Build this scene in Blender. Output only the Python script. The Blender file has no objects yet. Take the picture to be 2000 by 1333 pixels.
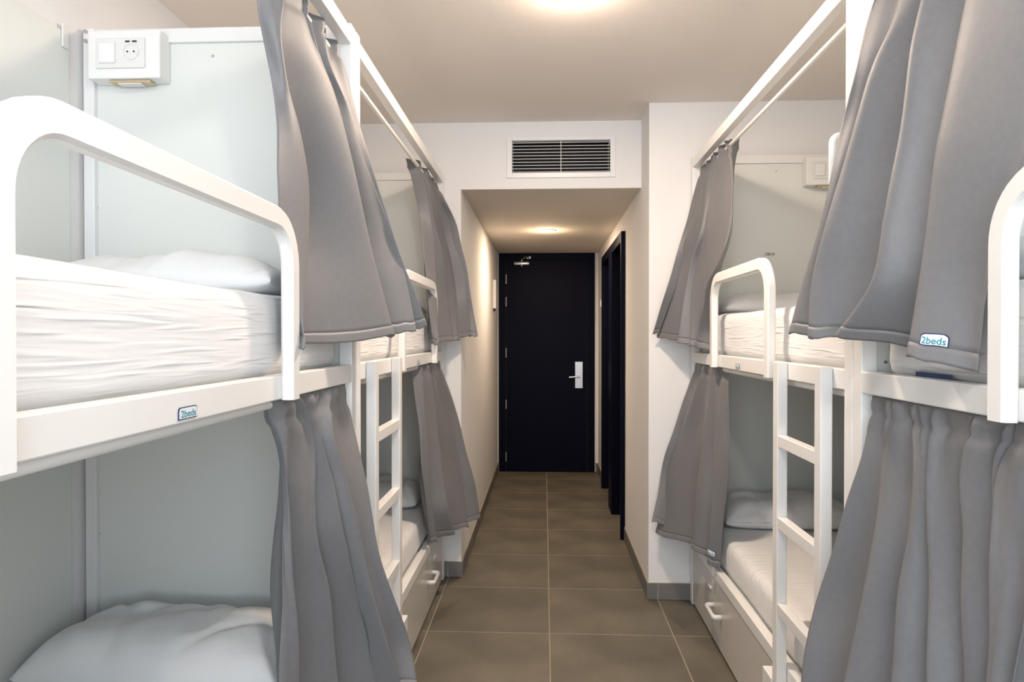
import bpy, bmesh, math, random
from mathutils import Vector, Matrix, noise
R = math.radians
random.seed(7)
scene = bpy.context.scene
COL = scene.collection

# ---------------------------------------------------------------- camera, world, lights, exposure
cam_data = bpy.data.cameras.new('camera'); cam = bpy.data.objects.new('camera', cam_data); COL.objects.link(cam)
cam_data.sensor_width = 36.0; cam_data.lens = 1350 * 36.0 / 2000.0; cam_data.clip_start = 0.02
cam.location = (0, 0, 1.46)
cam.rotation_euler = (R(90 - 0.4876), 0, math.atan(63.0 / 1350.0))
scene.camera = cam
scene.view_settings.view_transform = 'Standard'
scene.view_settings.look = 'None'
scene.view_settings.gamma = 1.0
scene.view_settings.use_curve_mapping = False
scene.view_settings.exposure = 0.46
world = bpy.data.worlds.new('world'); scene.world = world; world.use_nodes = True
world.node_tree.nodes['Background'].inputs[0].default_value = (0.80, 0.90, 1.0, 1)
world.node_tree.nodes['Background'].inputs[1].default_value = 0.9

def area_light(name, loc, rot, sx, sy, power, color, shape='RECTANGLE', spread=180):
    l = bpy.data.lights.new(name, 'AREA'); l.shape = shape; l.size = sx
    if shape in ('RECTANGLE', 'ELLIPSE'): l.size_y = sy
    l.energy = power; l.color = color; l.spread = R(spread)
    o = bpy.data.objects.new(name, l); COL.objects.link(o); o.location = loc; o.rotation_euler = rot
    return o
DAY = (0.55, 0.77, 1.0); WARM = (1.0, 0.80, 0.64)
area_light('window_daylight', (0.1, -1.72, 1.80), (R(84), 0, 0), 2.7, 1.5, 42, DAY)      # daylight in the window behind the camera
area_light('ceiling_fill', (0.1, -1.70, 1.30), (R(128), 0, 0), 2.7, 0.6, 37, (1.0, 0.96, 0.93))      # added upward fill at the window to brighten ceiling and upper bunks
def lamp(name, loc, power, color, radius=0.06):
    l = bpy.data.lights.new(name, 'POINT'); l.energy = power; l.color = color; l.shadow_soft_size = radius
    o = bpy.data.objects.new(name, l); COL.objects.link(o); o.location = loc
area_light('room_lamp', (0.108, 2.55, 2.722), (0, 0, 0), 0.18, 0.18, 23, WARM, 'DISK')
lamp('room_lamp', (0.108, 2.55, 2.64), 3.2, WARM)
lamp('room_lamp', (0.108, 0.35, 2.655), 19, (1.0, 0.94, 0.88))
area_light('corridor_lamp', (0.02, 5.79, 2.322), (0, 0, 0), 0.13, 0.13, 14, (1.0, 0.76, 0.54), 'DISK')
lamp('corridor_lamp', (0.02, 5.79, 2.25), 2.8, (1.0, 0.74, 0.48), 0.05)

# ---------------------------------------------------------------- materials
def mat(name, color, rough=0.5, metal=0.0, bump=0.0, scale=40.0, var=0.0, stretch=(1, 1, 1), spec=0.5, emit=None,
        ridged=False, sheen=0.0, detail=3.0, objrand=0.0):
    m = bpy.data.materials.new(name); m.use_nodes = True; nt = m.node_tree; b = nt.nodes['Principled BSDF']
    b.inputs['Base Color'].default_value = (*color, 1); b.inputs['Roughness'].default_value = rough
    b.inputs['Metallic'].default_value = metal; b.inputs['Specular IOR Level'].default_value = spec
    if sheen: b.inputs['Sheen Weight'].default_value = sheen; b.inputs['Sheen Roughness'].default_value = 0.5
    if emit: b.inputs['Emission Color'].default_value = (*emit[0], 1); b.inputs['Emission Strength'].default_value = emit[1]
    tc = nt.nodes.new('ShaderNodeTexCoord'); mp = nt.nodes.new('ShaderNodeMapping'); nt.links.new(tc.outputs['Object'], mp.inputs[0])
    mp.inputs['Scale'].default_value = stretch
    ns = nt.nodes.new('ShaderNodeTexNoise'); ns.inputs['Scale'].default_value = scale; ns.inputs['Detail'].default_value = detail
    nt.links.new(mp.outputs[0], ns.inputs['Vector'])
    if ridged:
        ns.noise_type = 'RIDGED_MULTIFRACTAL'; ns.inputs['Distortion'].default_value = 0.5
    if bump:
        bp = nt.nodes.new('ShaderNodeBump'); bp.inputs['Distance'].default_value = bump; bp.inputs['Strength'].default_value = 1.0
        nt.links.new(ns.outputs[0], bp.inputs['Height']); nt.links.new(bp.outputs[0], b.inputs['Normal'])
    if var or objrand:
        n2 = nt.nodes.new('ShaderNodeTexNoise'); n2.inputs['Scale'].default_value = 3.0 if objrand else scale * 0.1; n2.inputs['Detail'].default_value = 5
        nt.links.new(tc.outputs['Object'], n2.inputs['Vector'])
        mr = nt.nodes.new('ShaderNodeMapRange'); mr.inputs[1].default_value = 0.3; mr.inputs[2].default_value = 0.7
        mr.inputs[3].default_value = 1 - var; mr.inputs[4].default_value = 1 + var
        nt.links.new(n2.outputs[0], mr.inputs[0]); last = mr.outputs[0]
        if objrand:
            oi = nt.nodes.new('ShaderNodeObjectInfo'); m2 = nt.nodes.new('ShaderNodeMapRange')
            m2.inputs[3].default_value = 1 - objrand; m2.inputs[4].default_value = 1 + objrand
            nt.links.new(oi.outputs['Random'], m2.inputs[0])
            mm = nt.nodes.new('ShaderNodeMath'); mm.operation = 'MULTIPLY'
            nt.links.new(last, mm.inputs[0]); nt.links.new(m2.outputs[0], mm.inputs[1]); last = mm.outputs[0]
        vm = nt.nodes.new('ShaderNodeVectorMath'); vm.operation = 'SCALE'; vm.inputs[0].default_value = color
        nt.links.new(last, vm.inputs['Scale']); nt.links.new(vm.outputs[0], b.inputs['Base Color'])
    return m

M = {
 'wall': mat('wall_paint', (0.85, 0.835, 0.825), 0.85, bump=0.0006, scale=180),
 'ceiling': mat('ceiling_light_tint', (0.86, 0.80, 0.745), 0.9, bump=0.0008, scale=220),  # white ceiling; warm bounce light is tinted into its colour
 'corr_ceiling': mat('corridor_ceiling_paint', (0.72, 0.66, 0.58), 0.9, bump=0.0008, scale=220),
 'white': mat('white_powder_coat', (0.86, 0.85, 0.83), 0.33, bump=0.00015, scale=300),
 'panel': mat('pale_laminate', (0.79, 0.80, 0.76), 0.42, bump=0.0001, scale=500),
 'front': mat('grey_laminate_front', (0.63, 0.61, 0.575), 0.25, bump=0.0001, scale=500),
 'edge': mat('dark_joint', (0.12, 0.11, 0.10), 0.6),
 'sheet': mat('stretched_mattress_cover', (0.81, 0.81, 0.815), 0.75, bump=0.0045, scale=1.0, stretch=(9, 5, 85), ridged=True, detail=2.0, sheen=0.2),
 'low_sheet': mat('quilted_mattress_cover', (0.80, 0.795, 0.785), 0.8, bump=0.004, scale=1.0, stretch=(4, 42, 20), ridged=True, detail=1.5, sheen=0.2),
 'pillow': mat('pillow_cotton', (0.80, 0.80, 0.80), 0.85, bump=0.008, scale=7, stretch=(1, 1.6, 1), detail=3, sheen=0.2),
 'curtain': mat('grey_curtain_fabric', (0.176, 0.175, 0.183), 0.5, bump=0.0004, scale=700, var=0.04, stretch=(1, 1, 1), sheen=0.08),
 'hem': mat('grey_hem_fabric', (0.188, 0.186, 0.193), 0.5, bump=0.0005, scale=600, sheen=0.08),
 'tile': mat('floor_tile', (0.128, 0.113, 0.085), 0.5, bump=0.0006, scale=60, var=0.30, objrand=0.07),
 'skirt': mat('skirting_tile', (0.17, 0.162, 0.155), 0.5, bump=0.0004, scale=80, var=0.15, objrand=0.06),
 'grout': mat('pale_grout', (0.36, 0.31, 0.23), 0.9, bump=0.0005, scale=300),
 'navy': mat('navy_door_paint', (0.0025, 0.0030, 0.011), 0.45, bump=0.0002, scale=250, spec=0.06),
 'black': mat('black_void', (0.004, 0.004, 0.005), 0.8),
 'steel': mat('brushed_steel', (0.55, 0.55, 0.55), 0.33, metal=0.9, bump=0.0002, scale=60, stretch=(1, 1, 12)),
 'plastic': mat('white_plastic', (0.80, 0.79, 0.76), 0.35),
 'switch': mat('switch_plastic', (0.86, 0.85, 0.84), 0.3),
 'dark': mat('dark_plastic', (0.03, 0.03, 0.03), 0.5),
 'brass': mat('brass_trim', (0.62, 0.50, 0.32), 0.4, metal=0.4),
 'tag_white': mat('tag_white', (0.82, 0.84, 0.88), 0.6),
 'tag_navy': mat('tag_navy', (0.03, 0.035, 0.11), 0.6),
 'tag_teal': mat('tag_teal', (0.02, 0.28, 0.34), 0.6),
 'lamp': mat('lamp_diffuser', (1, 0.95, 0.85), 0.5, emit=((1.0, 0.86, 0.66), 7.0)),
 'print': mat('stamp_ink', (0.10, 0.075, 0.05), 0.8),
 'blue_label': mat('blue_label', (0.02, 0.05, 0.14), 0.6),
}
gm = bpy.data.materials.new('window_glass'); gm.use_nodes = True; nt = gm.node_tree; nt.nodes.clear()
out = nt.nodes.new('ShaderNodeOutputMaterial'); mx = nt.nodes.new('ShaderNodeMixShader'); mx.inputs[0].default_value = 0.07
tr = nt.nodes.new('ShaderNodeBsdfTransparent'); gl = nt.nodes.new('ShaderNodeBsdfGlossy'); gl.inputs['Roughness'].default_value = 0.02
nt.links.new(tr.outputs[0], mx.inputs[1]); nt.links.new(gl.outputs[0], mx.inputs[2]); nt.links.new(mx.outputs[0], out.inputs[0])
M['glass'] = gm

# ---------------------------------------------------------------- helpers
WORLD_LOC = {}
def thing(name, label, cat, loc, group=None):
    o = bpy.data.objects.new(name, None); COL.objects.link(o); o.location = loc; o.empty_display_size = 0.1
    WORLD_LOC[o.name] = Vector(loc)
    o['label'] = label; o['category'] = cat
    if group: o['group'] = group
    return o
def obj(name, bm, material, parent=None, label=None, cat=None, group=None, kind=None, loc=None, smooth=False, sharp=None):
    """link a bmesh (built in world coordinates) as ONE object; its origin is the parent's origin or loc"""
    if parent is not None: base = WORLD_LOC[parent.name]
    elif loc is not None: base = Vector(loc)
    else: base = Vector((0, 0, 0))
    bmesh.ops.translate(bm, vec=-base, verts=bm.verts)
    bmesh.ops.recalc_face_normals(bm, faces=bm.faces)
    me = bpy.data.meshes.new(name); bm.to_mesh(me); bm.free()
    for m in (material if isinstance(material, (list, tuple)) else [material]): me.materials.append(m)
    o = bpy.data.objects.new(name, me); COL.objects.link(o)
    if parent is not None: o.parent = parent
    else: o.location = base
    WORLD_LOC[o.name] = base
    if smooth:
        for p in me.polygons: p.use_smooth = True
    elif sharp:
        for p in me.polygons: p.use_smooth = True
        me.set_sharp_from_angle(angle=R(sharp))
    if label: o['label'] = label
    if cat: o['category'] = cat
    if group: o['group'] = group
    if kind: o['kind'] = kind
    return o
def box(bm, x0, x1, y0, y1, z0, z1, bev=0.0, seg=2):
    if x0 > x1: x0, x1 = x1, x0
    if y0 > y1: y0, y1 = y1, y0
    r = bmesh.ops.create_cube(bm, size=1.0); vs = r['verts']
    for v in vs:
        v.co = Vector((x0 if v.co.x < 0 else x1, y0 if v.co.y < 0 else y1, z0 if v.co.z < 0 else z1))
    if bev:
        es = list({e for v in vs for e in v.link_edges})
        bmesh.ops.bevel(bm, geom=es, offset=bev, segments=seg, affect='EDGES', profile=0.5)
    return bm
def bx(*a, bev=0.0, seg=2):
    bm = bmesh.new(); box(bm, *a, bev=bev, seg=seg); return bm
def cyl(bm, p0, p1, r, seg=20, r2=None):
    p0 = Vector(p0); p1 = Vector(p1); d = p1 - p0
    q = d.to_track_quat('Z', 'Y').to_matrix().to_4x4()
    bmesh.ops.create_cone(bm, cap_ends=True, cap_tris=False, segments=seg, radius1=r, radius2=r if r2 is None else r2,
                          depth=d.length, matrix=Matrix.Translation((p0 + p1) / 2) @ q)
    return bm
def cy(*a, **k):
    bm = bmesh.new(); cyl(bm, *a, **k); return bm
def tube(bm, pts, r, seg=12):
    """round tube along a polyline"""
    pts = [Vector(p) for p in pts]; rings = []
    ref = None
    for i, p in enumerate(pts):
        t = (pts[min(i + 1, len(pts) - 1)] - pts[max(i - 1, 0)]).normalized()
        if ref is None: ref = t.orthogonal().normalized()
        ref = (ref - t * ref.dot(t)).normalized(); b = t.cross(ref)
        rings.append([bm.verts.new(p + (ref * math.cos(a) + b * math.sin(a)) * r) for a in [2 * math.pi * k / seg for k in range(seg)]])
    for a, b in zip(rings, rings[1:]):
        for k in range(seg): bm.faces.new((a[k], a[(k + 1) % seg], b[(k + 1) % seg], b[k]))
    bm.faces.new(rings[0]); bm.faces.new(rings[-1])
    return bm
def hoop_mesh(xa, xb, y0, y1, z0, z1, w, rad):
    """flat bar bent into an upside-down U in the YZ plane, bar width w, thickness xa..xb"""
    def path(o):          # o = inset
        r = rad - o; pts = [(y0 + o, z0)]
        n = 10
        for k in range(n + 1):
            a = math.pi - (math.pi / 2) * k / n
            pts.append((y0 + rad + r * math.cos(a), z1 - rad + r * math.sin(a)))
        for k in range(n + 1):
            a = math.pi / 2 - (math.pi / 2) * k / n
            pts.append((y1 - rad + r * math.cos(a), z1 - rad + r * math.sin(a)))
        pts.append((y1 - o, z0)); return pts
    c = 0.006
    offs = [(0, c), (c, 0), (w - c, 0), (w, c), (w, 1), (w - c, 2), (c, 2), (0, 1)]
    bm = bmesh.new(); rails = []
    for o, t in offs:
        x = {0: xa, c: xa + c * (1 if xb > xa else -1), 1: xb - c * (1 if xb > xa else -1), 2: xb}[t]
        rails.append([bm.verts.new((x, p[0], p[1])) for p in path(o)])
    n = len(rails[0])
    for i in range(8):
        a, b = rails[i], rails[(i + 1) % 8]
        for k in range(n - 1): bm.faces.new((a[k], a[k + 1], b[k + 1], b[k]))
    bm.faces.new([r[0] for r in rails]); bm.faces.new([r[-1] for r in rails])
    return bm
def soft_box(x0, x1, y0, y1, z0, z1, r, step=0.035, amp=0.0, seed=0.0, bulge=0.0):
    lo = Vector((x0, y0, z0)); hi = Vector((x1, y1, z1)); bm = bmesh.new()
    n = [max(4, int((hi[i] - lo[i]) / step)) for i in range(3)]
    cache = {}
    def vert(i, j, k):
        key = (i, j, k)
        if key in cache: return cache[key]
        def frac(q, m):      # denser near the edges, so that they round cleanly
            t = q / m; return t + 0.0
        p = Vector((lo[0] + (hi[0] - lo[0]) * frac(i, n[0]), lo[1] + (hi[1] - lo[1]) * frac(j, n[1]), lo[2] + (hi[2] - lo[2]) * frac(k, n[2])))
        inn = Vector([min(max(p[a], lo[a] + r), hi[a] - r) for a in range(3)])
        d = p - inn; nrm = d.normalized() if d.length > 1e-6 else Vector((0, 0, 1))
        q = inn + nrm * r
        f = noise.noise(Vector((q.x * 2.2 + seed, q.y * 2.2, q.z * 9 + seed))) * amp
        f += noise.noise(Vector((q.x * 6 + seed, q.y * 5, q.z * 30))) * amp * 0.5
        q += nrm * f
        cache[key] = bm.verts.new(q); return cache[key]
    def face(a, b, c, d):
        try: bm.faces.new((a, b, c, d))
        except ValueError: pass
    for i in range(n[0]):
        for j in range(n[1]):
            for k in (0, n[2]): face(vert(i, j, k), vert(i + 1, j, k), vert(i + 1, j + 1, k), vert(i, j + 1, k))
    for i in range(n[0]):
        for k in range(n[2]):
            for j in (0, n[1]): face(vert(i, j, k), vert(i + 1, j, k), vert(i + 1, j, k + 1), vert(i, j, k + 1))
    for j in range(n[1]):
        for k in range(n[2]):
            for i in (0, n[0]): face(vert(i, j, k), vert(i, j + 1, k), vert(i, j + 1, k + 1), vert(i, j, k + 1))
    return bm
def pillow_mesh(cx, cy_, z0, a, b, h, seed=0.0, amp=0.020):
    bm = bmesh.new(); N = 72
    def surf(u, v, top):
        e = 1.0 - 0.05 * (u * u) * (v * v)
        x = cx + a * u * (1 - 0.06 * (1 - v * v) * abs(u)) * e
        y = cy_ + b * v * (1 - 0.07 * (1 - u * u) * abs(v)) * e
        t = (max(0, 1 - abs(u) ** 3.2) ** 0.55) * (max(0, 1 - abs(v) ** 2.6) ** 0.55)
        if top:
            z = z0 + h * 0.34 + h * 0.66 * t
            z += t ** 0.5 * amp * (noise.noise(Vector((x * 5 + seed, y * 7, 0))) + 0.6 * noise.noise(Vector((x * 14, y * 9 + seed, 3))))
            for q_ in (noise.noise(Vector((x * 3.1 + seed, y * 4.0, 1.7))), noise.noise(Vector((x * 5.0, y * 2.6 + seed, 9.2)))):
                z -= 0.011 * math.exp(-(q_ * 11) ** 2) * t ** 0.4          # creases
            edge = max(abs(u), abs(v))
            z += 0.006 * math.sin(u * 26 + seed) * max(0, edge - 0.6) * t ** 0.3
        else:
            z = z0 + h * 0.34 - h * 0.34 * t ** 0.5
        return Vector((x, y, z))
    def f(q): return math.sin(q * math.pi / 2)
    g = {}
    for top in (1, 0):
        for i in range(N + 1):
            for j in range(N + 1):
                if top == 0 and (i in (0, N) or j in (0, N)): g[(0, i, j)] = g[(1, i, j)]; continue
                g[(top, i, j)] = bm.verts.new(surf(f(2 * i / N - 1), f(2 * j / N - 1), top))
        for i in range(N):
            for j in range(N):
                try: bm.faces.new((g[(top, i, j)], g[(top, i + 1, j)], g[(top, i + 1, j + 1)], g[(top, i, j + 1)]))
                except ValueError: pass
    return bm
def text_bmesh(s, size, extrude=0.0):
    cu = bpy.data.curves.new('lettering_curve', 'FONT'); cu.body = s; cu.size = size; cu.align_x = 'CENTER'; cu.align_y = 'CENTER'
    cu.resolution_u = 4; cu.extrude = extrude; cu.offset = size * 0.012
    o = bpy.data.objects.new('tmp', cu); COL.objects.link(o)
    dg = bpy.context.evaluated_depsgraph_get(); me = bpy.data.meshes.new_from_object(o.evaluated_get(dg))
    bm = bmesh.new(); bm.from_mesh(me); bpy.data.meshes.remove(me); bpy.data.objects.remove(o); bpy.data.curves.remove(cu)
    return bm

CURTAIN_RIDGES = {}
CURTAIN_RIDGES['LN_up'] = [
 [(-0.705,1.600,2.362),(-0.686,1.621,2.242),(-0.668,1.644,2.118),(-0.649,1.629,1.977),(-0.631,1.599,1.835),(-0.612,1.585,1.700),(-0.594,1.588,1.570),(-0.575,1.611,1.439)],
 [(-0.645,1.680,2.362),(-0.633,1.631,2.205),(-0.621,1.655,2.084),(-0.609,1.709,1.970),(-0.596,1.749,1.844),(-0.584,1.729,1.701),(-0.572,1.647,1.557),(-0.560,1.575,1.426)],
 [(-0.645,1.820,2.362),(-0.620,1.854,2.248),(-0.595,1.928,2.146),(-0.570,1.972,2.022),(-0.545,2.001,1.886),(-0.520,2.032,1.747),(-0.495,2.067,1.604),(-0.470,2.105,1.455)],
 [(-0.645,1.960,2.362),(-0.614,1.944,2.226),(-0.582,2.032,2.135),(-0.551,2.079,2.015),(-0.519,2.138,1.893),(-0.488,2.211,1.765),(-0.456,2.227,1.620),(-0.425,2.226,1.472)],
 [(-0.645,2.100,2.362),(-0.610,2.115,2.242),(-0.575,2.131,2.120),(-0.540,2.147,1.997),(-0.505,2.176,1.875),(-0.470,2.213,1.751),(-0.435,2.255,1.622),(-0.400,2.304,1.489)],
]
CURTAIN_RIDGES['LN_low'] = [
 [(-0.640,1.520,1.312),(-0.636,1.606,1.197),(-0.633,1.622,1.079),(-0.629,1.617,0.964),(-0.626,1.610,0.851),(-0.622,1.604,0.738),(-0.619,1.596,0.626),(-0.615,1.586,0.517)],
 [(-0.611,1.570,1.312),(-0.609,1.596,1.191),(-0.608,1.617,1.067),(-0.606,1.634,0.942),(-0.605,1.643,0.816),(-0.603,1.651,0.690),(-0.602,1.657,0.563),(-0.600,1.659,0.437)],
 [(-0.611,1.680,1.312),(-0.604,1.764,1.185),(-0.596,1.756,1.058),(-0.589,1.760,0.929),(-0.582,1.803,0.787),(-0.575,1.824,0.646),(-0.567,1.838,0.506),(-0.560,1.846,0.367)],
 [(-0.611,1.810,1.312),(-0.593,1.809,1.194),(-0.575,1.839,1.070),(-0.557,1.852,0.946),(-0.539,1.900,0.810),(-0.521,1.958,0.665),(-0.503,1.985,0.524),(-0.485,2.002,0.384)],
 [(-0.611,1.940,1.312),(-0.584,1.868,1.195),(-0.556,1.885,1.074),(-0.529,1.904,0.949),(-0.502,1.927,0.821),(-0.475,1.952,0.689),(-0.447,1.981,0.552),(-0.420,2.018,0.408)],
 [(-0.611,2.090,1.312),(-0.579,2.075,1.179),(-0.546,2.058,1.049),(-0.514,2.047,0.920),(-0.482,2.045,0.790),(-0.450,2.073,0.651),(-0.417,2.110,0.504),(-0.385,2.076,0.387)],
]
CURTAIN_RIDGES['LF_up'] = [
 [(-0.695,3.500,2.362),(-0.678,3.593,2.249),(-0.662,3.670,2.126),(-0.645,3.642,1.979),(-0.628,3.620,1.834),(-0.611,3.597,1.692),(-0.595,3.588,1.551),(-0.578,3.610,1.412)],
 [(-0.650,3.560,2.362),(-0.636,3.658,2.250),(-0.621,3.700,2.119),(-0.607,3.716,1.981),(-0.593,3.697,1.837),(-0.579,3.666,1.694),(-0.564,3.635,1.553),(-0.550,3.604,1.414)],
 [(-0.645,3.720,2.362),(-0.625,3.743,2.234),(-0.605,3.769,2.104),(-0.585,3.802,1.974),(-0.565,3.846,1.843),(-0.545,3.894,1.709),(-0.525,3.867,1.568),(-0.505,3.836,1.429)],
 [(-0.645,3.870,2.362),(-0.621,3.938,2.245),(-0.597,4.014,2.124),(-0.573,4.064,1.994),(-0.550,4.092,1.858),(-0.526,4.078,1.716),(-0.502,3.990,1.572),(-0.478,3.897,1.434)],
 [(-0.645,3.980,2.362),(-0.610,4.075,2.255),(-0.564,4.105,2.132),(-0.532,4.105,1.997),(-0.500,4.105,1.862),(-0.477,4.105,1.725),(-0.458,4.105,1.588),(-0.435,4.067,1.451)],
 [(-0.644,4.075,2.361),(-0.580,4.075,2.241),(-0.527,4.105,2.124),(-0.497,4.105,1.991),(-0.468,4.105,1.857),(-0.446,4.105,1.723),(-0.424,4.105,1.588),(-0.400,4.081,1.454)],
]
CURTAIN_RIDGES['LF_low'] = [
 [(-0.640,3.350,1.312),(-0.631,3.351,1.187),(-0.621,3.353,1.062),(-0.612,3.354,0.937),(-0.603,3.356,0.812),(-0.594,3.386,0.680),(-0.584,3.430,0.543),(-0.575,3.487,0.399)],
 [(-0.611,3.420,1.312),(-0.602,3.408,1.187),(-0.594,3.401,1.062),(-0.585,3.408,0.936),(-0.576,3.418,0.809),(-0.567,3.441,0.679),(-0.559,3.465,0.546),(-0.550,3.495,0.410)],
 [(-0.611,3.580,1.312),(-0.594,3.612,1.183),(-0.576,3.636,1.052),(-0.559,3.625,0.924),(-0.542,3.613,0.797),(-0.525,3.601,0.671),(-0.507,3.593,0.545),(-0.490,3.675,0.396)],
 [(-0.611,3.800,1.312),(-0.585,3.871,1.178),(-0.559,3.947,1.039),(-0.533,3.969,0.900),(-0.508,3.993,0.759),(-0.482,3.973,0.625),(-0.456,3.941,0.495),(-0.430,3.906,0.368)],
 [(-0.611,4.000,1.312),(-0.578,4.067,1.178),(-0.540,4.105,1.044),(-0.496,4.105,0.912),(-0.463,4.105,0.777),(-0.432,4.105,0.642),(-0.405,4.105,0.506),(-0.380,4.091,0.372)],
]
CURTAIN_RIDGES['RF_up'] = [
 [(0.895,3.220,2.362),(0.881,3.257,2.233),(0.868,3.247,2.089),(0.854,3.246,1.948),(0.841,3.319,1.818),(0.827,3.394,1.681),(0.814,3.438,1.536),(0.800,3.409,1.385)],
 [(0.845,3.250,2.362),(0.830,3.107,2.190),(0.815,3.063,2.048),(0.800,3.044,1.914),(0.785,3.130,1.798),(0.770,3.317,1.690),(0.755,3.374,1.551),(0.740,3.439,1.407)],
 [(0.845,3.360,2.362),(0.827,3.429,2.245),(0.809,3.438,2.107),(0.791,3.461,1.971),(0.774,3.520,1.839),(0.756,3.526,1.696),(0.738,3.512,1.550),(0.720,3.488,1.406)],
 [(0.845,3.470,2.362),(0.820,3.510,2.239),(0.795,3.488,2.098),(0.770,3.473,1.960),(0.745,3.523,1.833),(0.720,3.547,1.698),(0.695,3.539,1.560),(0.670,3.531,1.421)],
 [(0.845,3.600,2.362),(0.811,3.626,2.238),(0.778,3.618,2.104),(0.744,3.679,1.984),(0.711,3.729,1.857),(0.677,3.744,1.721),(0.644,3.761,1.584),(0.610,3.780,1.446)],
 [(0.845,3.760,2.362),(0.806,3.737,2.229),(0.768,3.720,2.098),(0.729,3.712,1.970),(0.691,3.703,1.843),(0.652,3.693,1.716),(0.614,3.721,1.593),(0.575,3.767,1.468)],
]
CURTAIN_RIDGES['RF_low'] = [
 [(0.840,3.170,1.312),(0.834,3.154,1.183),(0.829,3.135,1.055),(0.823,3.115,0.930),(0.817,3.124,0.800),(0.811,3.159,0.663),(0.806,3.189,0.525),(0.800,3.219,0.383)],
 [(0.811,3.280,1.312),(0.803,3.274,1.181),(0.795,3.256,1.051),(0.787,3.237,0.924),(0.779,3.221,0.797),(0.771,3.220,0.667),(0.763,3.228,0.536),(0.755,3.247,0.400)],
 [(0.811,3.420,1.312),(0.797,3.416,1.184),(0.782,3.412,1.056),(0.768,3.404,0.930),(0.753,3.396,0.803),(0.739,3.387,0.678),(0.724,3.379,0.552),(0.710,3.370,0.428)],
 [(0.811,3.550,1.312),(0.782,3.613,1.186),(0.753,3.683,1.055),(0.724,3.756,0.918),(0.687,3.795,0.782),(0.663,3.795,0.646),(0.637,3.776,0.515),(0.608,3.739,0.389)],
 [(0.811,3.740,1.312),(0.777,3.769,1.190),(0.742,3.795,1.066),(0.706,3.795,0.942),(0.670,3.795,0.819),(0.641,3.795,0.693),(0.609,3.755,0.576),(0.575,3.703,0.465)],
]
CURTAIN_RIDGES['RN_up'] = [
 [(0.845,1.755,2.362),(0.811,1.775,2.247),(0.781,1.775,2.117),(0.768,1.814,1.998),(0.742,1.815,1.863),(0.716,1.840,1.734),(0.691,1.881,1.603),(0.665,1.913,1.464)],
 [(0.845,1.660,2.362),(0.819,1.642,2.221),(0.794,1.685,2.115),(0.768,1.719,1.997),(0.742,1.748,1.870),(0.716,1.761,1.733),(0.691,1.776,1.595),(0.665,1.765,1.451)],
 [(0.845,1.500,2.362),(0.821,1.512,2.238),(0.798,1.519,2.110),(0.774,1.522,1.977),(0.751,1.525,1.844),(0.727,1.524,1.708),(0.704,1.536,1.575),(0.680,1.649,1.456)],
 [(0.845,1.310,2.362),(0.829,1.335,2.245),(0.812,1.362,2.124),(0.796,1.381,1.992),(0.779,1.398,1.854),(0.763,1.409,1.711),(0.746,1.414,1.564),(0.730,1.413,1.415)],
 [(0.875,1.100,2.362),(0.863,1.120,2.240),(0.851,1.141,2.114),(0.839,1.164,1.982),(0.826,1.193,1.847),(0.814,1.239,1.710),(0.802,1.292,1.561),(0.790,1.295,1.395)],
]
CURTAIN_RIDGES['RN_low'] = [
 [(0.811,1.745,1.312),(0.785,1.731,1.183),(0.759,1.760,1.049),(0.733,1.787,0.911),(0.708,1.814,0.769),(0.682,1.806,0.634),(0.656,1.786,0.507),(0.630,1.755,0.388)],
 [(0.811,1.640,1.312),(0.789,1.646,1.179),(0.768,1.637,1.048),(0.746,1.632,0.916),(0.725,1.632,0.783),(0.703,1.633,0.650),(0.682,1.622,0.522),(0.660,1.610,0.397)],
 [(0.811,1.550,1.312),(0.795,1.519,1.183),(0.779,1.511,1.055),(0.763,1.514,0.924),(0.748,1.503,0.797),(0.732,1.489,0.674),(0.716,1.472,0.555),(0.700,1.454,0.439)],
 [(0.811,1.460,1.312),(0.799,1.462,1.183),(0.788,1.453,1.056),(0.776,1.435,0.934),(0.765,1.410,0.818),(0.753,1.387,0.705),(0.742,1.366,0.596),(0.730,1.344,0.490)],
 [(0.811,1.330,1.312),(0.804,1.367,1.195),(0.796,1.356,1.079),(0.789,1.345,0.964),(0.782,1.330,0.853),(0.775,1.317,0.743),(0.767,1.306,0.634),(0.760,1.295,0.527)],
 [(0.811,1.220,1.312),(0.804,1.270,1.204),(0.796,1.263,1.094),(0.789,1.259,0.984),(0.782,1.256,0.874),(0.775,1.253,0.763),(0.767,1.251,0.653),(0.760,1.248,0.543)],
 [(0.820,1.130,1.312),(0.811,1.167,1.209),(0.803,1.180,1.104),(0.794,1.179,0.999),(0.786,1.194,0.887),(0.777,1.203,0.776),(0.769,1.211,0.662),(0.760,1.220,0.547)],
]

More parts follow.
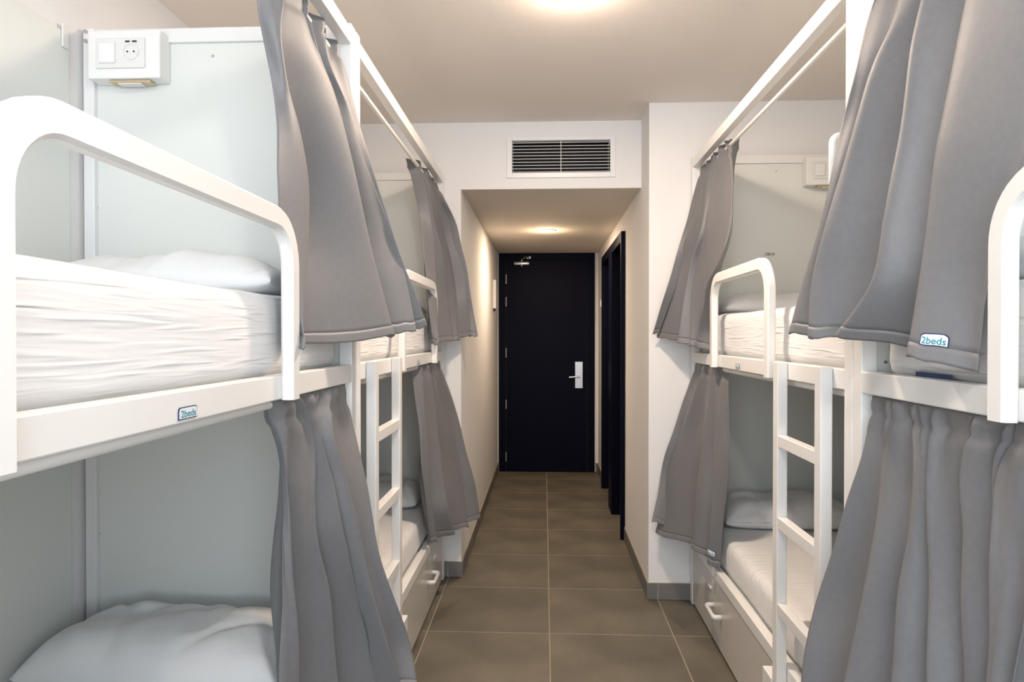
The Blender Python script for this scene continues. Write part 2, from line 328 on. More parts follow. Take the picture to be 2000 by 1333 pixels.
# ---------------------------------------------------------------- the room shell
HC = 2.735; XL, XR = -1.47, 1.67; YB = -1.6; YL, YR = 4.14, 3.835; CL, CR = -0.50, 0.575; YD = 7.40; HCC = 2.335
def struct(name, bm, m, **k): return obj(name, bm, m, kind='structure', **k)
floor = struct('floor', bx(XL - 0.1, XR + 0.1, YB - 0.1, YD + 0.2, -0.12, -0.001), M['grout'])
xs = [-1.47, -1.180, -0.575, 0.026, 0.627, 1.230, 1.67]; ys = [3.374 + 0.6035 * k for k in range(-9, 8)]
tile_meshes = {}
for j in range(len(ys) - 1):
    for i in range(len(xs) - 1):
        x0, x1, y0, y1 = xs[i], xs[i + 1], ys[j], ys[j + 1]
        y0 = max(y0, YB); y1 = min(y1, YD)
        if x0 > 0.5 and y0 < YR < y1 and x0 > 0.6: y1 = YR
        elif y0 >= YR - 0.01: x1 = min(x1, 0.70)
        if x1 < -0.5 and y0 < YL < y1: y1 = YL
        elif y0 >= YL - 0.01: x0 = max(x0, CL)
        if x1 - x0 < 0.03: continue
        if y1 - y0 < 0.03: continue
        sx, sy = x1 - x0 - 0.005, y1 - y0 - 0.005; key = (round(sx, 3), round(sy, 3))
        if key not in tile_meshes:
            bm = bx(-sx / 2, sx / 2, -sy / 2, sy / 2, -0.012, 0.0, bev=0.0012, seg=1)
            me = bpy.data.meshes.new('tile'); bm.to_mesh(me); bm.free(); me.materials.append(M['tile']); tile_meshes[key] = me
        t = bpy.data.objects.new('tile', tile_meshes[key]); COL.objects.link(t); t.parent = floor
        t.location = ((x0 + x1) / 2, (y0 + y1) / 2, 0)
struct('ceiling', bx(XL - 0.1, XR + 0.1, YB - 0.1, YL + 0.02, HC, HC + 0.1), M['ceiling'])
struct('wall_left', bx(XL - 0.1, XL, YB - 0.1, YL + 0.1, 0, HC), M['wall'])
struct('wall_right', bx(XR, XR + 0.1, YB - 0.1, YR + 0.1, 0, HC), M['wall'])
struct('wall_corridor_left', bx(XL - 0.1, CL, YL, YD, 0, HC), M['wall'])
# right corridor wall: a front layer pierced by two doorways, and the block behind it
D1 = (4.945, 5.685); D2 = (5.86, 6.636); DH = 2.20; XI = CR + 0.15
bm = bmesh.new()
box(bm, XI, XR + 0.1, YR, YD, 0, HC)
for y0, y1 in ((YR, D1[0]), (D1[1], D2[0]), (D2[1], YD)): box(bm, CR, XI, y0, y1, 0, DH)
box(bm, CR, XI, YR, YD, DH, HC)
struct('wall_corridor_right', bm, M['wall'])
struct('wall_far', bx(CL - 0.2, XI + 0.2, YD, YD + 0.1, 0, HCC), M['wall'])
# lowered corridor ceiling with the opening for the air grille in its front
gx0, gx1, gz0, gz1 = -0.193, 0.391, 2.429, 2.621
bm = bmesh.new()
box(bm, CL, gx0, YL, YL + 0.02, HCC, HC); box(bm, gx1, CR, YL, YL + 0.02, HCC, HC)
box(bm, gx0, gx1, YL, YL + 0.02, HCC, gz0); box(bm, gx0, gx1, YL, YL + 0.02, gz1, HC)
struct('wall_bulkhead', bm, M['wall'])
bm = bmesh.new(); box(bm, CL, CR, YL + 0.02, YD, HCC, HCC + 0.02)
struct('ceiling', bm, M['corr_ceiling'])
# back wall (behind the camera) with the window that lets the daylight in
wx0, wx1, wz0, wz1 = -1.25, 1.45, 1.02, 2.58
bm = bmesh.new()
box(bm, XL - 0.1, wx0, YB - 0.1, YB, 0, HC); box(bm, wx1, XR + 0.1, YB - 0.1, YB, 0, HC)
box(bm, wx0, wx1, YB - 0.1, YB, 0, wz0); box(bm, wx0, wx1, YB - 0.1, YB, wz1, HC)
struct('wall_back', bm, M['wall'])
bm = bmesh.new()
for a in ((wx0, wx0 + 0.05, wz0, wz1), (wx1 - 0.05, wx1, wz0, wz1), (0.075, 0.125, wz0, wz1), (wx0, wx1, wz0, wz0 + 0.05), (wx0, wx1, wz1 - 0.05, wz1)):
    box(bm, a[0], a[1], YB - 0.07, YB - 0.02, a[2], a[3])
win = struct('window_1', bm, M['white'])
for a, b in ((wx0 + 0.05, 0.075), (0.125, wx1 - 0.05)):
    obj('pane', bx(a, b, YB - 0.048, YB - 0.042, wz0 + 0.05, wz1 - 0.05), M['glass'], win)

# skirting of floor tiles
def skirting(name, runs):
    root = None; BH = 0.092; T = 0.009
    for (axis, c, side, a0, a1, joints) in runs:
        cuts = [a0] + [q for q in joints if a0 + 0.02 < q < a1 - 0.02] + [a1]
        for q0, q1 in zip(cuts, cuts[1:]):
            g = 0.0018
            if axis == 'y': bm = bx(c, c + side * T, q0 + g, q1 - g, 0.002, BH, bev=0.001, seg=1)
            else: bm = bx(q0 + g, q1 - g, c, c + side * T, 0.002, BH, bev=0.001, seg=1)
            if root is None: root = struct(name, bm, M['skirt'])
            else: obj('tile', bm, M['skirt'], root)
        if axis == 'y': bm = bx(c, c + side * T * 0.7, a0, a1, BH - 0.004, BH + 0.0015)
        else: bm = bx(a0, a1, c, c + side * T * 0.7, BH - 0.004, BH + 0.0015)
        obj('grout_line', bm, M['grout'], root)
skirting('baseboard_left', [('y', CL, 1, YL - 0.009, YD, ys), ('x', YL, -1, XL, CL, [-0.58])])
skirting('baseboard_right', [('y', CR, -1, YR - 0.009, D1[0] - 0.005, ys), ('y', CR, -1, D2[1] + 0.002, YD, ys), ('x', YR, -1, CR, XR, [0.627, 1.23])])
skirting('baseboard_far', [('x', YD, -1, 0.545, CR - 0.01, [])])

# ---------------------------------------------------------------- doors
door = struct('door_1', bx(-0.405, 0.455, YD - 0.038, YD - 0.004, 0.006, 2.26, bev=0.002), M['navy'])
fr = bmesh.new()
box(fr, -0.485, -0.408, YD - 0.03, YD, 0.0, 2.333, bev=0.002); box(fr, 0.458, 0.535, YD - 0.03, YD, 0.0, 2.333, bev=0.002)
box(fr, -0.408, 0.458, YD - 0.03, YD, 2.263, 2.333, bev=0.002)
obj('door_frame', fr, M['navy'], door)
for z in (2.055, 1.815, 1.27, 0.72, 0.16):
    h = bmesh.new(); cyl(h, (-0.406, YD - 0.044, z - 0.045), (-0.406, YD - 0.044, z + 0.045), 0.008, 12)
    for dz in (-0.047, 0.045): cyl(h, (-0.406, YD - 0.044, z + dz), (-0.406, YD - 0.044, z + dz + 0.004), 0.0095, 12)
    obj('hinge', h, M['steel'], door, sharp=30)
pl = obj('lock_plate', bx(0.325, 0.408, YD - 0.058, YD - 0.038, 0.895, 1.178, bev=0.004), M['steel'], door, label='brushed steel lock plate')
lv = bmesh.new(); cyl(lv, (0.375, YD - 0.058, 1.02), (0.375, YD - 0.10, 1.02), 0.012, 16); tube(lv, [(0.378, YD - 0.10, 1.02), (0.33, YD - 0.102, 1.02), (0.262, YD - 0.098, 1.015)], 0.0105, 12)
obj('lever_handle', lv, M['steel'], pl, sharp=40)
kk = bmesh.new(); cyl(kk, (0.372, YD - 0.058, 0.94), (0.372, YD - 0.066, 0.94), 0.017, 20); box(kk, 0.369, 0.375, YD - 0.074, YD - 0.066, 0.925, 0.955)
obj('key_cylinder', kk, M['steel'], pl, sharp=30)
cb = bmesh.new(); box(cb, -0.322, -0.158, YD - 0.085, YD - 0.038, 2.205, 2.237, bev=0.005); cyl(cb, (-0.24, YD - 0.062, 2.19), (-0.24, YD - 0.062, 2.262), 0.009, 12)
dc = obj('door_closer', cb, M['steel'], door, label='steel hydraulic door closer', sharp=40)
ca = bmesh.new(); tube(ca, [(-0.24, YD - 0.062, 2.262), (-0.215, YD - 0.13, 2.27), (-0.19, YD - 0.085, 2.285), (-0.155, YD - 0.035, 2.285)], 0.0075, 8)
box(ca, -0.19, -0.145, YD - 0.045, YD - 0.028, 2.275, 2.295)
obj('closer_arm', ca, M['steel'], dc, sharp=40)
for n, (y0, y1) in ((2, D1), (3, D2)):
    d = struct('door_%d' % n, bx(CR + 0.088, CR + 0.125, y0 + 0.05, y1 - 0.05, 0.006, DH - 0.08, bev=0.002), M['navy'])
    f = bmesh.new(); e = 0.03
    box(f, CR - e, XI - 0.002, y0 + (0.0 if n == 2 else 0.0), y0 + 0.045, 0.0, DH, bev=0.002)
    box(f, CR - e, XI - 0.002, y1 - 0.045, y1, 0.0, DH, bev=0.002)
    box(f, CR - e, XI - 0.002, y0 + 0.045, y1 - 0.045, DH - 0.075, DH, bev=0.002)
    obj('door_frame', f, M['navy'], d)
    if n == 2: obj('frame_link', bx(CR - e, CR - 0.001, D1[1], D2[0], 0.0, DH, bev=0.002), M['navy'], d)
    hb = bmesh.new(); yh = y1 - 0.12; tube(hb, [(CR + 0.088, yh, 1.03), (CR + 0.045, yh, 1.03), (CR + 0.04, yh - 0.03, 1.03), (CR + 0.04, yh - 0.12, 1.03)], 0.009, 10)
    obj('lever_handle', hb, M['steel'], d, smooth=True)

# ---------------------------------------------------------------- air grille, lamps, wall boxes
g = thing('air_grille', 'white slatted air conditioning grille high on the bulkhead over the corridor', 'vent', (0.1, YL, 2.52))
f = bmesh.new(); o_ = 0.03; fy0, fy1 = YL - 0.012, YL - 0.0005
box(f, gx0 - o_, gx0, fy0, fy1, gz0 - o_, gz1 + o_ - 0.008, bev=0.002); box(f, gx1, gx1 + o_, fy0, fy1, gz0 - o_, gz1 + o_ - 0.008, bev=0.002)
box(f, gx0, gx1, fy0, fy1, gz0 - o_, gz0, bev=0.002); box(f, gx0, gx1, fy0, fy1, gz1, gz1 + o_ - 0.008, bev=0.002)
obj('frame', f, M['white'], g)
for k in range(10):
    z = gz0 + 0.009 + k * (gz1 - gz0 - 0.018) / 9; bm = bmesh.new()
    box(bm, gx0 - 0.002, gx1 + 0.002, -0.007, 0.007, -0.0012, 0.0012)
    tilt = R(4); bmesh.ops.rotate(bm, cent=(0, 0, 0), matrix=Matrix.Rotation(tilt, 3, 'X'), verts=bm.verts)
    bmesh.ops.translate(bm, vec=(0, YL + 0.012, z), verts=bm.verts)
    obj('slat', bm, M['white'], g)
obj('divider', bx(0.0975, 0.1005, YL - 0.006, YL + 0.0, gz0, gz1), M['white'], g)
dk = bmesh.new(); box(dk, gx0, gx1, YL + 0.12, YL + 0.125, gz0, gz1)
for a in ((gx0 - 0.004, gx0 - 0.001, gz0, gz1), (gx1 + 0.001, gx1 + 0.004, gz0, gz1), (gx0, gx1, gz0 - 0.004, gz0 - 0.001), (gx0, gx1, gz1 + 0.001, gz1 + 0.004)):
    box(dk, a[0], a[1], YL + 0.03, YL + 0.125, a[2], a[3])
obj('duct', dk, M['black'], g, label='dark duct behind the slats')

def downlight(x, y, z, r, label, lab_cat='ceiling light', group=None):
    t = thing('ceiling_light', label, lab_cat, (x, y, z), group)
    bm = bmesh.new(); n = 40
    prof = [(r * 1.22, 0.0), (r * 1.20, -0.005), (r * 1.04, -0.009), (r * 1.0, -0.006), (r * 1.0, 0.0)]
    rings = [[bm.verts.new((x + pr * math.cos(2 * math.pi * k / n), y + pr * math.sin(2 * math.pi * k / n), z + pz)) for k in range(n)] for pr, pz in prof]
    for a, b in zip(rings, rings[1:]):
        for k in range(n): bm.faces.new((a[k], a[(k + 1) % n], b[(k + 1) % n], b[k]))
    obj('trim_ring', bm, M['white'], t, smooth=True)
    obj('diffuser', cy((x, y, z - 0.0005), (x, y, z - 0.005), r, seg=40), M['lamp'], t)
downlight(0.108, 2.55, HC, 0.10, 'round flush ceiling light glowing at the top edge above the bunk aisle')
downlight(0.108, 0.35, HC, 0.10, 'round flush ceiling light behind the view over the near bunks')
downlight(0.02, 5.79, HCC, 0.068, 'small round warm ceiling light in the lowered corridor ceiling')

t = thing('thermostat', 'slim cream wall control box on the left corridor wall near the dark door', 'thermostat', (CL, 6.79, 1.72))
obj('case', bx(CL, CL + 0.03, 6.73, 6.85, 1.72, 2.0, bev=0.004), M['plastic'], t)
obj('sensor_stub', bx(CL, CL + 0.018, 6.77, 6.81, 1.695, 1.72, bev=0.003), M['dark'], t)
t = thing('light_switch', 'small white light switch on the right corridor wall beside the far door', 'switch', (CR, 7.02, 1.75))
obj('plate', bx(CR - 0.010, CR, 6.97, 7.05, 1.74, 1.82, bev=0.003), M['plastic'], t)
obj('rocker', bx(CR - 0.015, CR - 0.0095, 6.985, 7.035, 1.755, 1.805, bev=0.002), M['switch'], t)

# ---------------------------------------------------------------- bunk beds
def badge(parent, x, s, yc, zc):
    w, h = 0.060, 0.0205
    # a rounded plate on the aisle face of the rail; text reads from the aisle
    def plate(ins, xx, th):
        bm = bmesh.new(); rr = 0.006; pts = []
        W, Hh = w / 2 - ins, h / 2 - ins
        pts = [(-W, -Hh), (W, -Hh)]
        for k in range(7):
            a = (math.pi / 2) * k / 6; pts.append((W - rr + rr * math.cos(a), Hh - rr + rr * math.sin(a)))
        for k in range(7):
            a = math.pi / 2 + (math.pi / 2) * k / 6; pts.append((-W + rr + rr * math.cos(a), Hh - rr + rr * math.sin(a)))
        v0 = [bm.verts.new((xx, yc + s * p[0], zc + p[1])) for p in pts]; v1 = [bm.verts.new((xx + s * th, yc + s * p[0], zc + p[1])) for p in pts]
        bm.faces.new(v0); bm.faces.new(v1)
        for k in range(len(pts)): bm.faces.new((v0[k], v0[(k + 1) % len(pts)], v1[(k + 1) % len(pts)], v1[k]))
        return bm
    b = obj('badge', plate(0, x, 0.0018), M['tag_navy'], parent, label='small maker badge, white with teal letters')
    obj('badge_face', plate(0.0016, x + s * 0.0016, 0.0008), M['tag_white'], b)
    tb = text_bmesh('2beds', 0.021)
    for v in tb.verts:
        u, q = v.co.x, v.co.y; v.co = Vector((x + s * 0.0028, yc + s * u, zc - 0.0015 + q * 0.8))
    obj('lettering', tb, M['tag_teal'], b)

def bunk(label, side, y0, y1, hoop, ladder=None, badge_y=None, handle_y=None, box_side=True, grab=None, stamp=False, foot_light_block=False):
    """side -1: left of the aisle, +1: right. s points from the bed towards the aisle."""
    s = -side; xf = 0.60 * side if side < 0 else 0.80; xb = -1.46 if side < 0 else 1.66
    xi = xf - s * 0.035                      # inner face of the aisle-side steelwork
    t = thing('bunk_bed', label, 'bunk bed', ((xf + xb) / 2, (y0 + y1) / 2, 0), 'white steel bunk beds along the aisle')
    P = 0.047; B = 0.003
    def part(name, *a, m='white', bev=B, **k): return obj(name, bx(*a, bev=bev), M[m], t, **k)
    for x0, x1 in ((xf, xf - s * 0.040), (xb, xb + s * 0.035)):
        for ya in (y0, y1 - P): part('post', x0, x1, ya, ya + P, 0.0, 2.432)
    # long rails
    part('top_rail', xf, xi, y0 + P, y1 - P, 2.365, 2.415)
    part('side_rail', xf, xi, y0 + P, y1 - P, 1.313, 1.368)
    part('side_rail', xf, xi, y0 + P, y1 - P, 0.313, 0.362)
    part('wall_rail', xb, xb + s * 0.03, y0 + P, y1 - P, 1.313, 1.350)
    part('wall_rail', xb, xb + s * 0.03, y0 + P, y1 - P, 0.313, 0.340)
    # cross bars at both ends
    for ya, zs in ((y1 - P, ((2.385, 2.43), (1.30, 1.35), (0.30, 0.345))), (y0, ((1.30, 1.35), (0.30, 0.345), (2.385, 2.43)))):
        for za, zb in zs: part('end_rail', xi - s * 0.005, xb + s * 0.035, ya + 0.006, ya + P - 0.006, za, zb)
    # head end panels (upper and lower), thin laminate behind the bars
    yp = y1 - P + 0.018
    for za, zb in ((0.345, 1.30), (1.35, 2.385)):
        ep = part('end_panel', xi - s * 0.005, xb + s * 0.035, yp, yp + 0.012, za, zb, m='panel', bev=0.001)
        for fx in (0.04, 0.5, 0.96):
            for fz in (0.04, 0.5, 0.96):
                if 0.4 < fx < 0.6 and 0.4 < fz < 0.6: continue
                X_ = xi + (xb - xi) * fx; Z_ = za + (zb - za) * fz
                obj('screw', cy((X_, yp, Z_), (X_, yp - 0.0025, Z_), 0.0042, seg=10), M['steel'], ep)
    if foot_light_block: part('end_panel', xi - s * 0.005, xb + s * 0.035, y0 + 0.018, y0 + 0.030, 0.345, 1.30, m='panel', bev=0.001)  # unseen foot panel added to keep window light out of the lower bunk
    bp = part('back_panel', xb - s * 0.001, xb - s * 0.008, y0 + 0.02, y1 - 0.11, 0.30, 2.385, m='panel', bev=0.001)
    part('clip', xb, xb + s * 0.006, y1 - 0.145, y1 - 0.120, 2.335, 2.405, m='plastic', bev=0.001)
    # bolts of the head end
    for bz in (2.39, 2.42):
        obj('bolt', cy((xb + s * 0.012, y1 - P, bz), (xb + s * 0.012, y1 - P - 0.008, bz), 0.006, seg=8), M['steel'], t, sharp=30)
    obj('bolt', cy((xi - s * 0.012, y1 - P + 0.006, 2.408), (xi - s * 0.012, y1 - P - 0.008, 2.408), 0.006, seg=8), M['steel'], t, sharp=30)
    # bed bases
    part('bed_base', xi, xb + s * 0.03, y0 + P, y1 - P, 1.335, 1.358, m='panel', bev=0.001)
    part('bed_base', xi, xb + s * 0.03, y0 + P, y1 - P, 0.325, 0.345, m='panel', bev=0.001)
    # rods
    obj('curtain_rod', cy((xf - s * 0.058, y0 + 0.01, 2.340), (xf - s * 0.058, y1 - 0.01, 2.340), 0.009), M['white'], t, sharp=40)
    obj('curtain_rod', cy((xf - s * 0.032, y0 + P, 1.301), (xf - s * 0.032, y1 - P, 1.301), 0.0115), M['white'], t, sharp=40)
    # guard hoop on the outside of the upper rail
    obj('guard_rail', hoop_mesh(xf + s * 0.0005, xf + s * 0.03, hoop[0], hoop[1], 1.312, 1.740, 0.047, 0.125), M['white'], t, sharp=35)
    # drawer front
    xd = xf - s * 0.004
    d = part('drawer', xd, xd - s * 0.018, y0 + P * 0.4, y1 - 0.030, 0.016, 0.309, m='front', bev=0.0015, label='long grey drawer front under the lower bed')
    obj('drawer_box', bx(xd - s * 0.02, xb + s * 0.06, y0 + 0.06, y1 - 0.08, 0.03, 0.24), M['panel'], d)
    if handle_y:
        hy = handle_y; hb = bmesh.new(); L = 0.075; xo = xd + s * 0.036; pts = []
        pts = [(xd, hy - L, 0.178)]
        for k in range(7):
            a = (math.pi / 2) * k / 6; pts.append((xo - s * 0.014 + s * 0.014 * math.sin(a), hy - L + 0.014 * (1 - math.cos(a)), 0.178))
        for k in range(7):
            a = (math.pi / 2) * k / 6; pts.append((xo - s * 0.014 + s * 0.014 * math.cos(a), hy + L - 0.014 + 0.014 * math.sin(a), 0.178))
        pts.append((xd, hy + L, 0.178))
        tube(hb, pts, 0.0085, 12)
        bmesh.ops.scale(hb, vec=(1, 1, 1.35), space=Matrix.Translation((0, 0, -0.178)), verts=hb.verts)
        obj('handle', hb, M['switch'], d, smooth=True, label='white plastic drawer handle')
        obj('white_block', bx(xd, xd + s * 0.008, hy + 0.11, hy + 0.16, 0.238, 0.252, bev=0.003), M['switch'], d)  # small white block above and past the handle
    if badge_y: badge(t, xf, s, badge_y, 1.330)
    # socket box on the head panel, in the corner by the wall
    xs0, xs1 = (xb + s * 0.045, xb + s * 0.275)
    sb = part('socket_box', xs0, xs1, y1 - P + 0.017, y1 - P - 0.045, 2.255, 2.405, bev=0.004)
    yf = y1 - P - 0.045; left = min(xs0, xs1)
    obj('faceplate', bx(left + 0.030, left + 0.185, yf, yf - 0.006, 2.285, 2.378, bev=0.003), M['plastic'], sb)
    obj('switch', bx(left + 0.040, left + 0.093, yf - 0.006, yf - 0.0105, 2.300, 2.363, bev=0.003), M['switch'], sb)
    so = bmesh.new(); cxs = left + 0.142; cz = 2.334; n = 28
    prof = [(0.025, 0.0), (0.025, 0.003), (0.0215, 0.003), (0.0205, -0.006), (0.0, -0.006)]
    rings = []
    for pr, pd in prof[:-1]: rings.append([so.verts.new((cxs + pr * math.cos(2 * math.pi * k / n), yf - 0.0062 - pd, cz + pr * math.sin(2 * math.pi * k / n))) for k in range(n)])
    for a, b in zip(rings, rings[1:]):
        for k in range(n): so.faces.new((a[k], a[(k + 1) % n], b[(k + 1) % n], b[k]))
    so.faces.new(rings[-1]); 
    obj('outlet', so, M['plastic'], sb, sharp=30)
    for a in ((cxs - 0.012, cxs - 0.0085, cz - 0.002, cz + 0.002), (cxs + 0.0085, cxs + 0.012, cz - 0.002, cz + 0.002),
              (cxs - 0.016, cxs - 0.003, cz + 0.029, cz + 0.033), (cxs + 0.006, cxs + 0.019, cz + 0.029, cz + 0.033)):
        obj('socket_slot', bx(a[0], a[1], yf - 0.0095, yf - 0.0062, a[2], a[3]), M['dark'], sb)
    rl = bmesh.new(); box(rl, left + 0.062, left + 0.192, yf + 0.010, yf + 0.046, 2.2455, 2.255, bev=0.004)
    obj('reading_lamp', rl, M['brass'], sb, label='flat brass-edged reading lamp under the box')
    obj('lamp_lens', bx(left + 0.088, left + 0.162, yf + 0.014, yf + 0.042, 2.2425, 2.2457, bev=0.001), M['plastic'], sb)
    if stamp:
        tb = text_bmesh('10818', 0.0215)
        for v in tb.verts: v.co = Vector((1.213 + v.co.x, yp - 0.0006, 1.896 + v.co.y))
        obj('stamp', tb, M['print'], t, label='small dark printed number on the end panel')
    if ladder:
        la, lb = ladder; x0, x1 = xf + s * 0.0005, xf + s * 0.034; W = 0.045
        st = obj('ladder', bx(x0, x1, la, la + W, 0.0, 1.372, bev=B), M['white'], t, label='white flat-bar ladder hooked on the side rail')
        obj('stile', bx(x0, x1, lb - W, lb, 0.0, 1.372, bev=B), M['white'], st)
        for z in (1.13, 0.86, 0.575, 0.29):
            obj('rung', bx(x0 + s * 0.002, x1 - s * 0.001, la + W, lb - W, z - 0.038, z, bev=0.002), M['white'], st)
        obj('bracket', bx(x0 - s * 0.003, x1 + s * 0.004, lb, lb + 0.09, 0.245, 0.305, bev=0.003), M['white'], st)
    if grab:
        xo = xf + s * 0.042; gb = bmesh.new(); z0, z1 = 1.845, 1.985; r = 0.02; pts = [(xf, grab, z0)]
        for k in range(7):
            a = (math.pi / 2) * k / 6; pts.append((xo - s * r + s * r * math.sin(a), grab, z0 + r * (1 - math.cos(a))))
        for k in range(7):
            a = (math.pi / 2) * k / 6; pts.append((xo - s * r + s * r * math.cos(a), grab, z1 - r + r * math.sin(a)))
        pts.append((xf, grab, z1)); tube(gb, pts, 0.0095, 12)
        obj('grab_handle', gb, M['white'], t, smooth=True, label='small white grab handle on the post')
    return t
bunk('near left white bunk bed with big guard hoop and socket box', -1, 0.22, 2.178, (0.68, 1.592), badge_y=1.135, handle_y=1.5, foot_light_block=True)
bunk('far left white bunk bed against the pilaster, ladder beside gathered curtains', -1, 2.190, 4.130, (2.795, 3.69), ladder=(2.300, 2.730), badge_y=3.28, handle_y=3.62, grab=2.215)
bunk('near right white bunk bed behind the largest grey curtains', 1, -0.13, 1.832, (0.42, 1.245), badge_y=0.85, handle_y=1.2, foot_light_block=True)
bunk('far right white bunk bed against the pillar with ladder and drawer', 1, 1.838, 3.822, (2.425, 3.262), ladder=(1.955, 2.355), badge_y=2.90, handle_y=3.24, grab=1.862, stamp=True)

# ---------------------------------------------------------------- mattresses and pillows
def mattress(label, side, y0, y1, upper, seed, group, xin=None):
    xf = (-0.637 if side < 0 else 0.837); xb = (-1.425 if side < 0 else 1.625)
    if xin: xf += -side * 0 + side * xin
    z0, z1 = (1.359, 1.562) if upper else (0.346, 0.512)
    a, b = min(xf, xb), max(xf, xb)
    o = obj('mattress', soft_box(a, b, y0, y1, z0, z1, 0.034, amp=0.006, seed=seed), M['sheet' if upper else 'low_sheet'], label=label, cat='mattress',
            group=group, loc=((a + b) / 2, (y0 + y1) / 2, z0), smooth=True)
    return o
G1 = 'mattresses on the bunk beds'
mattress('large white mattress with crinkled cover on the upper near left bunk', -1, 0.30, 2.10, True, 1.0, G1)
mattress('white mattress on the upper far left bunk, partly behind the big grey curtain', -1, 2.26, 4.06, True, 5.0, G1)
mattress('white mattress on the upper near right bunk, behind the curtain with the large tag', 1, -0.06, 1.745, True, 9.0, G1)
mattress('white mattress on the upper far right bunk, framed by its guard hoop', 1, 1.91, 3.75, True, 13.0, G1)
mattress('mattress under the pillow on the lower near left bunk', -1, 0.30, 2.10, False, 17.0, G1)
mattress('pale mattress on the lower far left bunk, behind the ladder', -1, 2.26, 4.06, False, 21.0, G1)
mattress('mattress on the lower near right bunk hidden by the blue-grey curtain', 1, -0.06, 1.745, False, 25.0, G1)
mattress('pale mattress on the lower far right bunk above the handled drawer', 1, 1.91, 3.75, False, 29.0, G1)
def pillow(label, x, y, z, a, b, h, seed):
    obj('pillow', pillow_mesh(x, y, z, a, b, h, seed), M['pillow'], label=label, cat='pillow', group='white pillows on the bunk beds', loc=(x, y, z), smooth=True)
pillow('white pillow on the upper near left bunk under the socket box', -1.03, 1.90, 1.556, 0.36, 0.20, 0.125, 1.0)
pillow('grey-looking pillow in the shade on the lower near left bunk', -1.04, 1.915, 0.508, 0.375, 0.19, 0.165, 4.0)
pillow('white pillow on the upper far left bunk, glimpsed between hoop and curtain', -1.01, 3.85, 1.556, 0.34, 0.19, 0.12, 7.0)
pillow('cream pillow on the lower far left bunk, seen through the ladder', -1.01, 3.85, 0.506, 0.34, 0.19, 0.15, 10.0)
pillow('white pillow on the upper far right bunk, below the printed number', 1.21, 3.55, 1.558, 0.35, 0.19, 0.115, 13.0)
pillow('shaded pillow on the lower far right bunk, behind the ladder', 1.22, 3.55, 0.506, 0.36, 0.19, 0.15, 16.0)
pillow('white pillow on the upper near right bunk inside its guard hoop', 1.23, 1.50, 1.556, 0.35, 0.19, 0.12, 19.0)

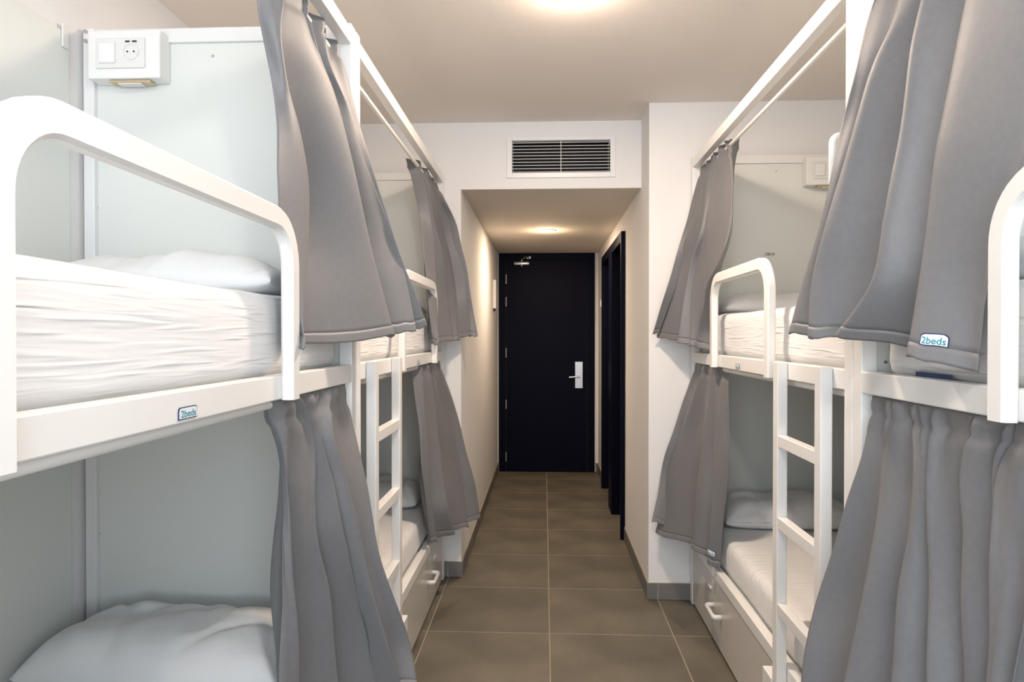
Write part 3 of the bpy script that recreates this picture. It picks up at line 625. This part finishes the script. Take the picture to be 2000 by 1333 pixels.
# ---------------------------------------------------------------- curtains
def cr(p0, p1, p2, p3, t):
    return 0.5 * ((2 * p1) + (-p0 + p2) * t + (2 * p0 - 5 * p1 + 4 * p2 - p3) * t * t + (-p0 + 3 * p1 - 3 * p2 + p3) * t ** 3)
def curtain(label, key, side, depth, skip=(), seed=0.0, tag=None, ruf=0.010):
    low = key.endswith('low'); dt = 0.004 if low else 0.012
    s = -side; ridges = [[Vector(p) for p in c] for c in CURTAIN_RIDGES[key]]
    nr = len(ridges[0]); cols = [ridges[0]]
    for i in range(len(ridges) - 1):
        a, b = ridges[i], ridges[i + 1]
        if i not in skip:
            d = depth[i] if isinstance(depth, (list, tuple)) else depth; val = []
            for k in range(nr):
                tt = k / (nr - 1); q = a[k].lerp(b[k], 0.27 if a[k].y < b[k].y else 0.73); dd = dt + (d - dt) * min(1, tt * 1.8)
                dd = min(dd, 0.8 * (b[k] - a[k]).length)
                nrm = Vector((-s, 0, 0))          # valleys lie away from the aisle
                val.append(q + nrm * dd)
            cols.append(val)
        cols.append(b)
    nc = len(cols); pinch = 0.055 / abs(ridges[0][0].z - ridges[0][-1].z)
    def ev(u, v):
        """u 0..nc-1, v 0..1"""
        u = min(max(u, 0), nc - 1); v = min(max(v, 0), 1)
        i = min(int(u), nc - 2); fu = u - i; w = v * (nr - 1); j = min(int(w), nr - 2); fv = w - j
        def col(ci):
            c = cols[min(max(ci, 0), nc - 1)]
            return cr(c[max(j - 1, 0)], c[j], c[j + 1], c[min(j + 2, nr - 1)], fv)
        p = cr(col(i - 1), col(i), col(i + 1), col(i + 2), fu)
        g_ = math.exp(-v * 6.0) * (min(1.0, v / 0.05) if low else 1.0)
        p = p + Vector((s * ruf * g_ * (math.sin(u * 5.3 + seed) + 0.5 * math.sin(u * 9.1 + 1.3 * seed)), 0.004 * g_ * math.sin(u * 7.0), 0))
        f = noise.noise(Vector((u * 0.9 + seed, v * 3.5, seed))) + 0.9 * noise.noise(Vector((u * 2.3 + seed, v * 1.6, 3 * seed)))
        p = p + Vector((-s * 0.007 * math.exp(-((v - pinch) / 0.012) ** 2), 0, 0))       # stitched gathering line under the header
        p.z += (0.004 * noise.noise(Vector((u * 5.0, seed, 7.0))) + 0.010 * noise.noise(Vector((u * 2.2, seed, 2.0)))) * v ** 8
        p = p + Vector((s * 0.012 * f * min(1, v * 3), 0, 0))
        return p
    nu = (nc - 1) * 12; nv = 64; vh = 0.966
    def sheet(va, vb, n, uo=0.0):
        bm = bmesh.new(); gr = []
        for j in range(n + 1):
            gr.append([bm.verts.new(ev(i * (nc - 1) / nu, va + (vb - va) * j / n)) for i in range(nu + 1)])
        for j in range(n):
            for i in range(nu): bm.faces.new((gr[j][i], gr[j][i + 1], gr[j + 1][i + 1], gr[j + 1][i]))
        return bm
    top = ridges[len(ridges) // 2][0]
    o = obj('bunk_curtain', sheet(0, vh, nv), M['curtain'], label=label, cat='curtain', group='grey bunk curtains gathered on their rods', loc=tuple(top), smooth=True)
    md = o.modifiers.new('cloth', 'SOLIDIFY'); md.thickness = 0.0022; md.offset = 0
    h = obj('hem', sheet(vh - 0.004, 1.0, 4), M['hem'], o, smooth=True)
    md = h.modifiers.new('cloth', 'SOLIDIFY'); md.thickness = 0.0055; md.offset = 0
    if tag:
        tu, tv, w, hh, direc = tag; c = ev(tu, tv)
        du = (ev(tu + 0.05, tv) - ev(tu - 0.05, tv)) / 0.1; dv = (ev(tu, tv + 0.01) - ev(tu, tv - 0.01)) / 0.02
        nrm = du.cross(dv).normalized()
        if nrm.x * s < 0: nrm = -nrm
        def mp(a, b, off): return ev(tu + direc * a / du.length, tv - b / dv.length) + nrm * off
        def plate(ins, off):
            bm = bmesh.new(); A, Bq = w / 2 - ins, hh / 2 - ins; rr = hh * 0.3; rows = 7; gr = []
            for j in range(rows + 1):
                b = -Bq + 2 * Bq * j / rows; sh = 0
                if b > Bq - rr: sh = rr - math.sqrt(max(0, rr * rr - (b - Bq + rr) ** 2))
                gr.append([bm.verts.new(mp((-A + sh) + (2 * A - 2 * sh) * i / 10, b, off)) for i in range(11)])
            for j in range(rows):
                for i in range(10): bm.faces.new((gr[j][i], gr[j][i + 1], gr[j + 1][i + 1], gr[j + 1][i]))
            return bm
        tg = obj('tag', plate(0, 0.0035), M['tag_navy'], o, smooth=True, label='sewn maker tag, white with navy edge')
        obj('tag_face', plate(hh * 0.085, 0.0042), M['tag_white'], tg, smooth=True)
        tb = text_bmesh('2beds', w * 0.36)
        for v in tb.verts: v.co = mp(v.co.x, v.co.y - hh * 0.10, 0.0052)
        obj('lettering', tb, M['tag_teal'], tg)
    return o
curtain('long grey curtain hanging over the hoop end of the upper near left bunk', 'LN_up', -1, [0, 0.11, 0.06, 0.05], skip=(0,), seed=1.1, ruf=0.012)
curtain('long dark grey curtain across the lower near left bunk beside the shaded pillow', 'LN_low', -1, [0, 0.07, 0.07, 0.075, 0.07], skip=(0,), seed=2.3)
curtain('brown-grey curtain on the upper far left bunk beside the white pilaster', 'LF_up', -1, [0, 0.07, 0.05, 0.04, 0.04], skip=(0,), seed=3.7, tag=(1.35, 0.945, 0.055, 0.028, 1))
curtain('brown-grey curtain on the lower far left bunk above the drawer handle', 'LF_low', -1, [0, 0.07, 0.06, 0.05], skip=(0,), seed=4.2, tag=(1.5, 0.93, 0.07, 0.032, 1))
curtain('brown-grey curtain on the upper far right bunk hanging on the white pillar', 'RF_up', 1, [0, 0.04, 0.06, 0.06, 0.05], skip=(0,), seed=5.9)
curtain('dark brown-grey curtain on the lower far right bunk beside the shaded pillow', 'RF_low', 1, [0, 0.05, 0.07, 0.05], skip=(0,), seed=6.6, tag=(0.8, 0.93, 0.05, 0.028, -1))
curtain('large pale grey curtain with a white tag on the upper near right bunk', 'RN_up', 1, [0.03, 0.15, 0.13, 0], skip=(3,), seed=7.4, tag=(6.40, 0.951, 0.054, 0.025, 1), ruf=0.008)
curtain('blue-grey curtain gathered across the lower near right bunk', 'RN_low', 1, [0.06, 0.07, 0.07, 0.07, 0.05, 0.03], seed=8.8)
o = obj('care_label', bx(0.8368, 0.8385, 1.46, 1.60, 1.362, 1.378, bev=0.0005), M['blue_label'], label='dark blue label strip under the mattress edge of the upper near right bunk', cat='label', loc=(0.837, 1.53, 1.362))
